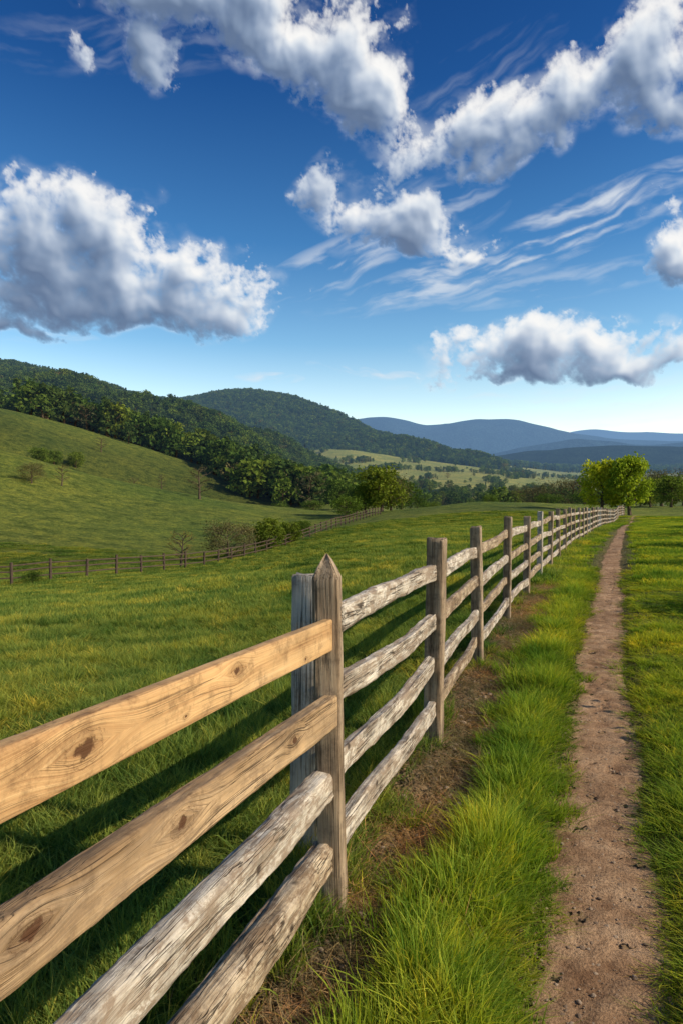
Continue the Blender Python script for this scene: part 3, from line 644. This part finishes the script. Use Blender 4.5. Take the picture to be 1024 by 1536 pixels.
# ---------------- hills -----------------
def mountain(name,prof,dr,df,db,zf,mat,amp,nx=260,nt=60,seed=1,fs=.004):
    ppx=np.array([p[0] for p in prof],float); ppy=np.array([p[1] for p in prof],float)
    k=np.ones(9)/9; fx=np.arange(ppx[0],ppx[-1],6.); fy=np.interp(fx,ppx,ppy); fy=np.convolve(np.pad(fy,4,'edge'),k,'valid')
    def S(px,t):
        py=np.interp(px,fx,fy); zr=(768-py)/F*dr+EYE
        d=np.where(t<1,df+(dr-df)*t,dr+(db-dr)*(t-1)); X=(px-512)/1024*d
        pr=np.where(t<1,np.sin(np.clip(t,0,1)*np.pi/2)**1.1,np.cos(np.clip(t-1,0,1)*np.pi/2)**1.2)
        z=zf+(zr-zf)*pr
        rid=1-np.abs(fbm(X*fs,d*fs*.6,seed,4)*2-1)*2
        z=z+amp*(rid-.25)*np.where(t<1,(1-t)**.7*np.minimum(1,t*4),.0)+amp*.12*(fbm(X*fs*6,d*fs*6,seed+9,3)-.5)
        return X,d,z
    px=np.linspace(ppx[0],ppx[-1],nx); t=np.linspace(0,2,nt); PX,T=np.meshgrid(px,t); X,Dd,Z=S(PX,T)
    mk(name,np.stack([X,Dd,Z],-1).reshape(-1,3),gridfaces(nt,nx).tolist(),[mat],True); return S
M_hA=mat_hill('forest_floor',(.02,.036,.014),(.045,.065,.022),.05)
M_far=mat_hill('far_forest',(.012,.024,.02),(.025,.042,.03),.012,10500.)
M_mt=mat_hill('mountain_slope',(.02,.045,.06),(.04,.07,.08),.0025,9000.)  # bluish base colour has the aerial haze painted in
SA=mountain('forested_hill',[(-1400,640),(-900,590),(-300,560),(0,564),(30,566),(100,574),(200,602),(260,624),(320,648),(370,668),(430,692),(520,722),(600,748),(680,768)],1000,430,1700,10,M_hA,50,seed=3)
SB=mountain('forested_hill.001',[(-400,660),(0,650),(200,626),(270,608),(320,597),(385,597),(450,620),(500,640),(550,662),(620,690),(680,708),(780,735)],1700,1150,2600,60,M_hA,75,seed=6,fs=.003)
mountain('wooded_ridge',[(300,700),(560,694),(640,690),(720,688),(800,680),(900,672),(1000,674),(1100,670),(1500,658),(2400,700)],3500,2600,5000,60,M_far,50,nx=320,seed=8,fs=.0015)
mountain('mountain',[(100,690),(400,655),(480,642),(550,633),(600,632),(650,648),(700,637),(760,634),(810,644),(850,652),(950,662),(1100,664),(1500,670),(2200,700)],8000,5200,12000,0,M_mt,200,nx=320,seed=12,fs=.0006)
mountain('mountain.001',[(400,690),(700,666),(800,656),(850,652),(885,643),(925,651),(1024,653),(1200,642),(1700,650),(2600,690)],15000,11000,20000,0,M_mt,200,nx=260,seed=15,fs=.0004)
mountain('mountain.002',[(300,710),(600,690),(740,680),(820,666),(880,661),(960,670),(1060,661),(1200,666),(1500,662),(2200,690)],5200,4000,7000,0,M_mt,100,nx=260,seed=22,fs=.001)
n=13000; px=rng.uniform(-350,600,n); t=rng.uniform(.03,1.12,n)**.8; X_,D_,Z_=SA(px,t)
def forest_on(name,X,d,z,a,b):
    n=len(X); s=rng.uniform(a,b,n); sc=np.stack([s*rng.uniform(.95,1.3,n)]*2+[s],1)
    scatter(name,np.stack([X,d,z-1],1),np.stack([np.zeros(n),np.zeros(n),rng.uniform(0,6.28,n)],1),sc,rng.choice(7,n,p=(.22,.24,.22,.16,.07,.05,.04)),fobj())
forest_on('hillside_forest',X_,D_,Z_,.8,1.25)
n=11000; px=rng.uniform(180,760,n); t=rng.uniform(.1,1.08,n); X_,D_,Z_=SB(px,t); forest_on('hillside_forest.001',X_,D_,Z_,1.0,1.5)

# ---------------- sky -----------------
SUN_EL=31; SUN_AZ=106
world=bpy.data.worlds.new('World'); scene.world=world; world.use_nodes=True; nt=world.node_tree; nt.nodes.clear(); nb=NB(nt)
geo=nb.n('ShaderNodeTexCoord').outputs['Generated']; sep=nb.n('ShaderNodeSeparateXYZ'); nb.l(geo,sep.inputs[0])
sky=nb.n('ShaderNodeTexSky',sky_type='NISHITA'); sky.sun_disc=False; sky.sun_elevation=math.radians(SUN_EL); sky.sun_rotation=math.radians(SUN_AZ); sky.ozone_density=3.0; sky.air_density=1.0; sky.dust_density=.8
tint=nb.ramp(nb.mapr(sep.outputs[2],0,.7),[(0,(4.0,3.0,2.1)),(.09,(4.0,3.05,2.15)),(.19,(3.0,2.6,2.0)),(.34,(1.3,1.7,1.68)),(.52,(.48,1.02,1.34)),(.76,(.16,.54,.98)),(1,(.08,.34,.74))])
sk=nb.mix(1.0,sky.outputs[0],tint,'MULTIPLY')
bg=nb.n('ShaderNodeBackground'); nb.l(sk,bg.inputs[0]); bg.inputs[1].default_value=.11
wo=nb.n('ShaderNodeOutputWorld'); nb.l(bg.outputs[0],wo.inputs[0])

# ---------------- clouds: a curved sheet high above the hills -----------------
def perlin(x,y,seed=0):
    xi=np.floor(x); yi=np.floor(y); fx=x-xi; fy=y-yi
    u=fx*fx*fx*(fx*(fx*6-15)+10); v=fy*fy*fy*(fy*(fy*6-15)+10)
    def gr(ix,iy,dx,dy):
        a=_h(ix,iy,seed)*2*np.pi; return np.cos(a)*dx+np.sin(a)*dy
    a=gr(xi,yi,fx,fy); b=gr(xi+1,yi,fx-1,fy); c=gr(xi,yi+1,fx,fy-1); d=gr(xi+1,yi+1,fx-1,fy-1)
    return ((a*(1-u)+b*u)*(1-v)+(c*(1-u)+d*u)*v)*1.5
def pf(x,y,seed,o,g=.5,bil=False):
    s=0;a=1;t=0
    for k in range(o):
        n_=perlin(x,y,seed+k*7); s=s+a*(np.abs(n_) if bil else n_); t+=a; a*=g
        x,y=(x*.8-y*.6)*2.03+11.3,(x*.6+y*.8)*2.03+4.7
    return s/t*(1.6 if not bil else 1)
CS=.07
ca_=np.radians(np.arange(-34,34,CS)); ce_=np.radians(np.arange(3,45,CS)); AA,EE=np.meshgrid(ca_,ce_)
def azel(px,py): return math.atan((px-512)/F),math.atan((768-py)/math.hypot(F,px-512))
def ell(px,py,rx,ry,rot=0,st=1.0):
    a,e=azel(px,py); a1,_=azel(px-rx,py); a2,_=azel(px+rx,py); _,e1=azel(px,py+ry); _,e2=azel(px,py-ry)
    return (a,e,abs(a2-a1)/2,abs(e2-e1)/2,math.radians(rot),st)
CL=[ell(95,380,140,78,0,1.2),ell(45,335,70,48,0,1.0),ell(150,348,75,42,0,1.0),ell(285,428,112,46,-8,1.15),ell(120,450,230,46,0,1.25),ell(335,478,66,24,0,.9),ell(-60,430,110,60,0,1.1),ell(240,400,60,36,0,.9),ell(170,484,190,18,0,1.0),
 ell(330,0,200,66,-6,1.25),ell(470,75,95,82,-35,1.2),ell(540,155,62,66,-40,1.15),ell(235,95,34,60,25,.85),ell(122,68,28,46,0,.7),ell(600,205,60,36,-10,.9),
 ell(655,222,85,36,10,1.0),ell(760,198,85,54,0,1.1),ell(850,152,85,52,25,1.15),ell(955,80,90,60,30,1.2),ell(990,160,52,50,0,.95),ell(1080,80,80,80,0,1.1),ell(735,250,36,26,0,.75),
 ell(610,334,92,42,-8,1.0),ell(540,318,60,38,0,.75),ell(478,292,34,34,0,.6),ell(700,378,60,14,10,.6),ell(640,366,70,18,0,.7),
 ell(835,525,155,32,0,1.15),ell(860,553,178,18,0,1.0),ell(820,502,62,22,0,.9),ell(965,535,85,28,0,1.0),ell(690,506,45,15,0,.6),
 ell(1005,375,46,54,0,1.2),ell(1060,380,70,50,0,.9),ell(466,432,14,10,0,.4),ell(30,494,70,12,-4,.6)]
w1=pf(AA*9,EE*9,3,4); w2=pf(AA*9,EE*9,33,4); WA=AA+w1*.028; WE=EE+w2*.022
Mk=np.full(AA.shape,-9.)
for (a,e,ra,re,ro,st_) in CL:
    dx=WA-a; dy=WE-e; c_,s_=math.cos(ro),math.sin(ro); xr=(dx*c_+dy*s_)/(ra*1.12); yr=(-dx*s_+dy*c_)/(re*1.12)
    q=xr*xr+np.where(yr<0,yr*yr*1.6,yr*yr); Mk=np.logaddexp(Mk*7,(st_*.85-.75*q)*7)/7
Mk=np.maximum(Mk,-1.5)
base_n=pf(AA*13,EE*15,101,6,.52); bl=pf(AA*24+w1*.5,EE*27+w2*.5,201,6,.55,True)
soft=Mk+.66*base_n+1.15*(bl-.25)
fine=pf(AA*48,EE*56,301,6,.66)
Dn=soft+(.66*fine)*np.exp(-np.clip(soft,0,2)*1.8)
Dn=Dn-.04
alpha=(1-np.exp(-np.clip(Dn,0,9)**1.45*3.6))
def shift(Aq,dx,dy):
    o=np.zeros_like(Aq); h,w=Aq.shape
    ys0,ys1=max(0,-dy),min(h,h-dy); xs0,xs1=max(0,-dx),min(w,w-dx)
    o[ys0:ys1,xs0:xs1]=Aq[ys0+dy:ys1+dy,xs0+dx:xs1+dx]; return o
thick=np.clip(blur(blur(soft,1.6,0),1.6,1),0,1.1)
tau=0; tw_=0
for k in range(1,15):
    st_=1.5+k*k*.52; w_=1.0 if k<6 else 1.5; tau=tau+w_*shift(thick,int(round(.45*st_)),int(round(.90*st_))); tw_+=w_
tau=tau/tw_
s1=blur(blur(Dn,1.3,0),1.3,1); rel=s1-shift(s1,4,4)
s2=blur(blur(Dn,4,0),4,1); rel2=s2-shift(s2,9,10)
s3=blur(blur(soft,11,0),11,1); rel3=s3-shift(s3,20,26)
lit=np.exp(-2.9*tau)*1.06+.03+np.clip(rel,-.4,.4)*.26+np.clip(rel2,-.5,.5)*.36+np.clip(rel3,-.6,.6)*.22  # sunlit and shaded sides of the clouds, baked into their emission colour
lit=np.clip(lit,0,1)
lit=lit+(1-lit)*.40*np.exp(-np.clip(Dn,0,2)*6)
def rotc(a,e,ang): c_,s_=math.cos(ang),math.sin(ang); return a*c_+e*s_,-a*s_+e*c_
ci=0
for (p,ang,sd) in [(ell(760,385,330,40,14,1.1),14,5),(ell(905,300,170,22,9,1.1),10,6),(ell(500,400,130,42,20,.9),22,7),(ell(960,262,110,12,8,.5),9,8),(ell(850,425,280,26,4,.5),6,9),(ell(640,440,200,22,8,.4),9,12),
   (ell(405,567,55,10,0,1.1),3,14),(ell(590,565,46,10,0,1.1),-3,15),(ell(515,553,60,10,-8,.8),-6,16),(ell(250,60,330,60,10,.22),14,17),(ell(930,620,300,40,0,.5),2,18),(ell(700,130,160,60,20,.22),25,19),
   (ell(620,330,150,60,10,.6),16,21),(ell(40,500,120,16,0,.7),3,22),(ell(800,580,260,18,0,.4),2,23)]:
    a,e,ra,re,ro,st_=p; dx=AA-a; dy=EE-e; c_,s_=math.cos(ro),math.sin(ro); xr=(dx*c_+dy*s_)/ra; yr=(-dx*s_+dy*c_)/re
    mk_=np.clip(1-(xr*xr+yr*yr),0,1)**.7
    rx_,ry_=rotc(AA+.010*w1,EE+.012*w2,math.radians(ang)); nn=pf(rx_*7,ry_*55,sd*11,5,.55)+.25*pf(rx_*30,ry_*80,sd*17,3,.5)
    ci=np.maximum(ci,st_*mk_*sstep(-.25,.85,nn))
# thin veil around the thicker clouds
veil=.34*sstep(-.55,.25,blur(blur(soft,3,0),3,1))*sstep(-.35,.7,pf(AA*20,EE*34,555,5,.6))
ci=np.clip(np.maximum(ci*.72,veil),0,1)
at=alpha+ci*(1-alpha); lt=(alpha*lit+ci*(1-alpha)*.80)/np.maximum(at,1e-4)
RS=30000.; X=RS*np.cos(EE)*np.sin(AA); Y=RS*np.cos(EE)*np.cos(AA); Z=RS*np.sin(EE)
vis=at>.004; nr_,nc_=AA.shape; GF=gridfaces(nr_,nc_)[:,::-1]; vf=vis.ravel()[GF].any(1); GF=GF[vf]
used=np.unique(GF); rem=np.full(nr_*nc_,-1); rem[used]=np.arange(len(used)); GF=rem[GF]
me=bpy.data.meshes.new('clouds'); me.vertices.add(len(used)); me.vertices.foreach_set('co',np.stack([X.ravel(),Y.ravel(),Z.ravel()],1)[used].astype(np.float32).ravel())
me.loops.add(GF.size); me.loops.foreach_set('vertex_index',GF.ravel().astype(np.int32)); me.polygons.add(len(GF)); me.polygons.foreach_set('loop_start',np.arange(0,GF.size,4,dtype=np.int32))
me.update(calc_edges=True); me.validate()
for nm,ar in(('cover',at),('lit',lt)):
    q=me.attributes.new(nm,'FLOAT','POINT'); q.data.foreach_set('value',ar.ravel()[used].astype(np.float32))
me.polygons.foreach_set('use_smooth',np.ones(len(me.polygons),dtype=bool))
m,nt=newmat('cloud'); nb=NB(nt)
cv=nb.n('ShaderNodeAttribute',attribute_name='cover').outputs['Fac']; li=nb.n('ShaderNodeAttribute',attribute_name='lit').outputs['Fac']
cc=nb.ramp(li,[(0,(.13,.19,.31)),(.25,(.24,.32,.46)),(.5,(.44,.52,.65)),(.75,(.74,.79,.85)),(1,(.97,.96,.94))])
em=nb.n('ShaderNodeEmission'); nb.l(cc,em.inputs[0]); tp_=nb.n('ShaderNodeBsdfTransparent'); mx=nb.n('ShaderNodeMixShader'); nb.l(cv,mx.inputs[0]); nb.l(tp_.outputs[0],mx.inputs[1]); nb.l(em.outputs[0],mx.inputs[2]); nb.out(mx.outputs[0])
try: m.cycles.emission_sampling='NONE'
except Exception: pass
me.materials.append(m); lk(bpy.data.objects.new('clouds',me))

sd=bpy.data.lights.new('sun','SUN'); sd.energy=4.9; sd.angle=math.radians(.5); sd.color=(1,.89,.70)
so=lk(bpy.data.objects.new('sun',sd)); e=math.radians(SUN_EL); a=math.radians(SUN_AZ)
sdir=Vector((math.sin(a)*math.cos(e),math.cos(a)*math.cos(e),math.sin(e))); so.rotation_euler=sdir.to_track_quat('Z','Y').to_euler(); so.location=(20,-8,20)

cam=bpy.data.cameras.new('camera'); co=lk(bpy.data.objects.new('camera',cam)); co.location=(0,0,EYE); co.rotation_euler=(math.pi/2,0,0)
cam.sensor_fit='VERTICAL'; cam.sensor_height=36; cam.sensor_width=24; cam.lens=24; cam.clip_start=.05; cam.clip_end=60000
scene.camera=co
scene.view_settings.view_transform='Standard'; scene.view_settings.look='None'; scene.view_settings.exposure=0
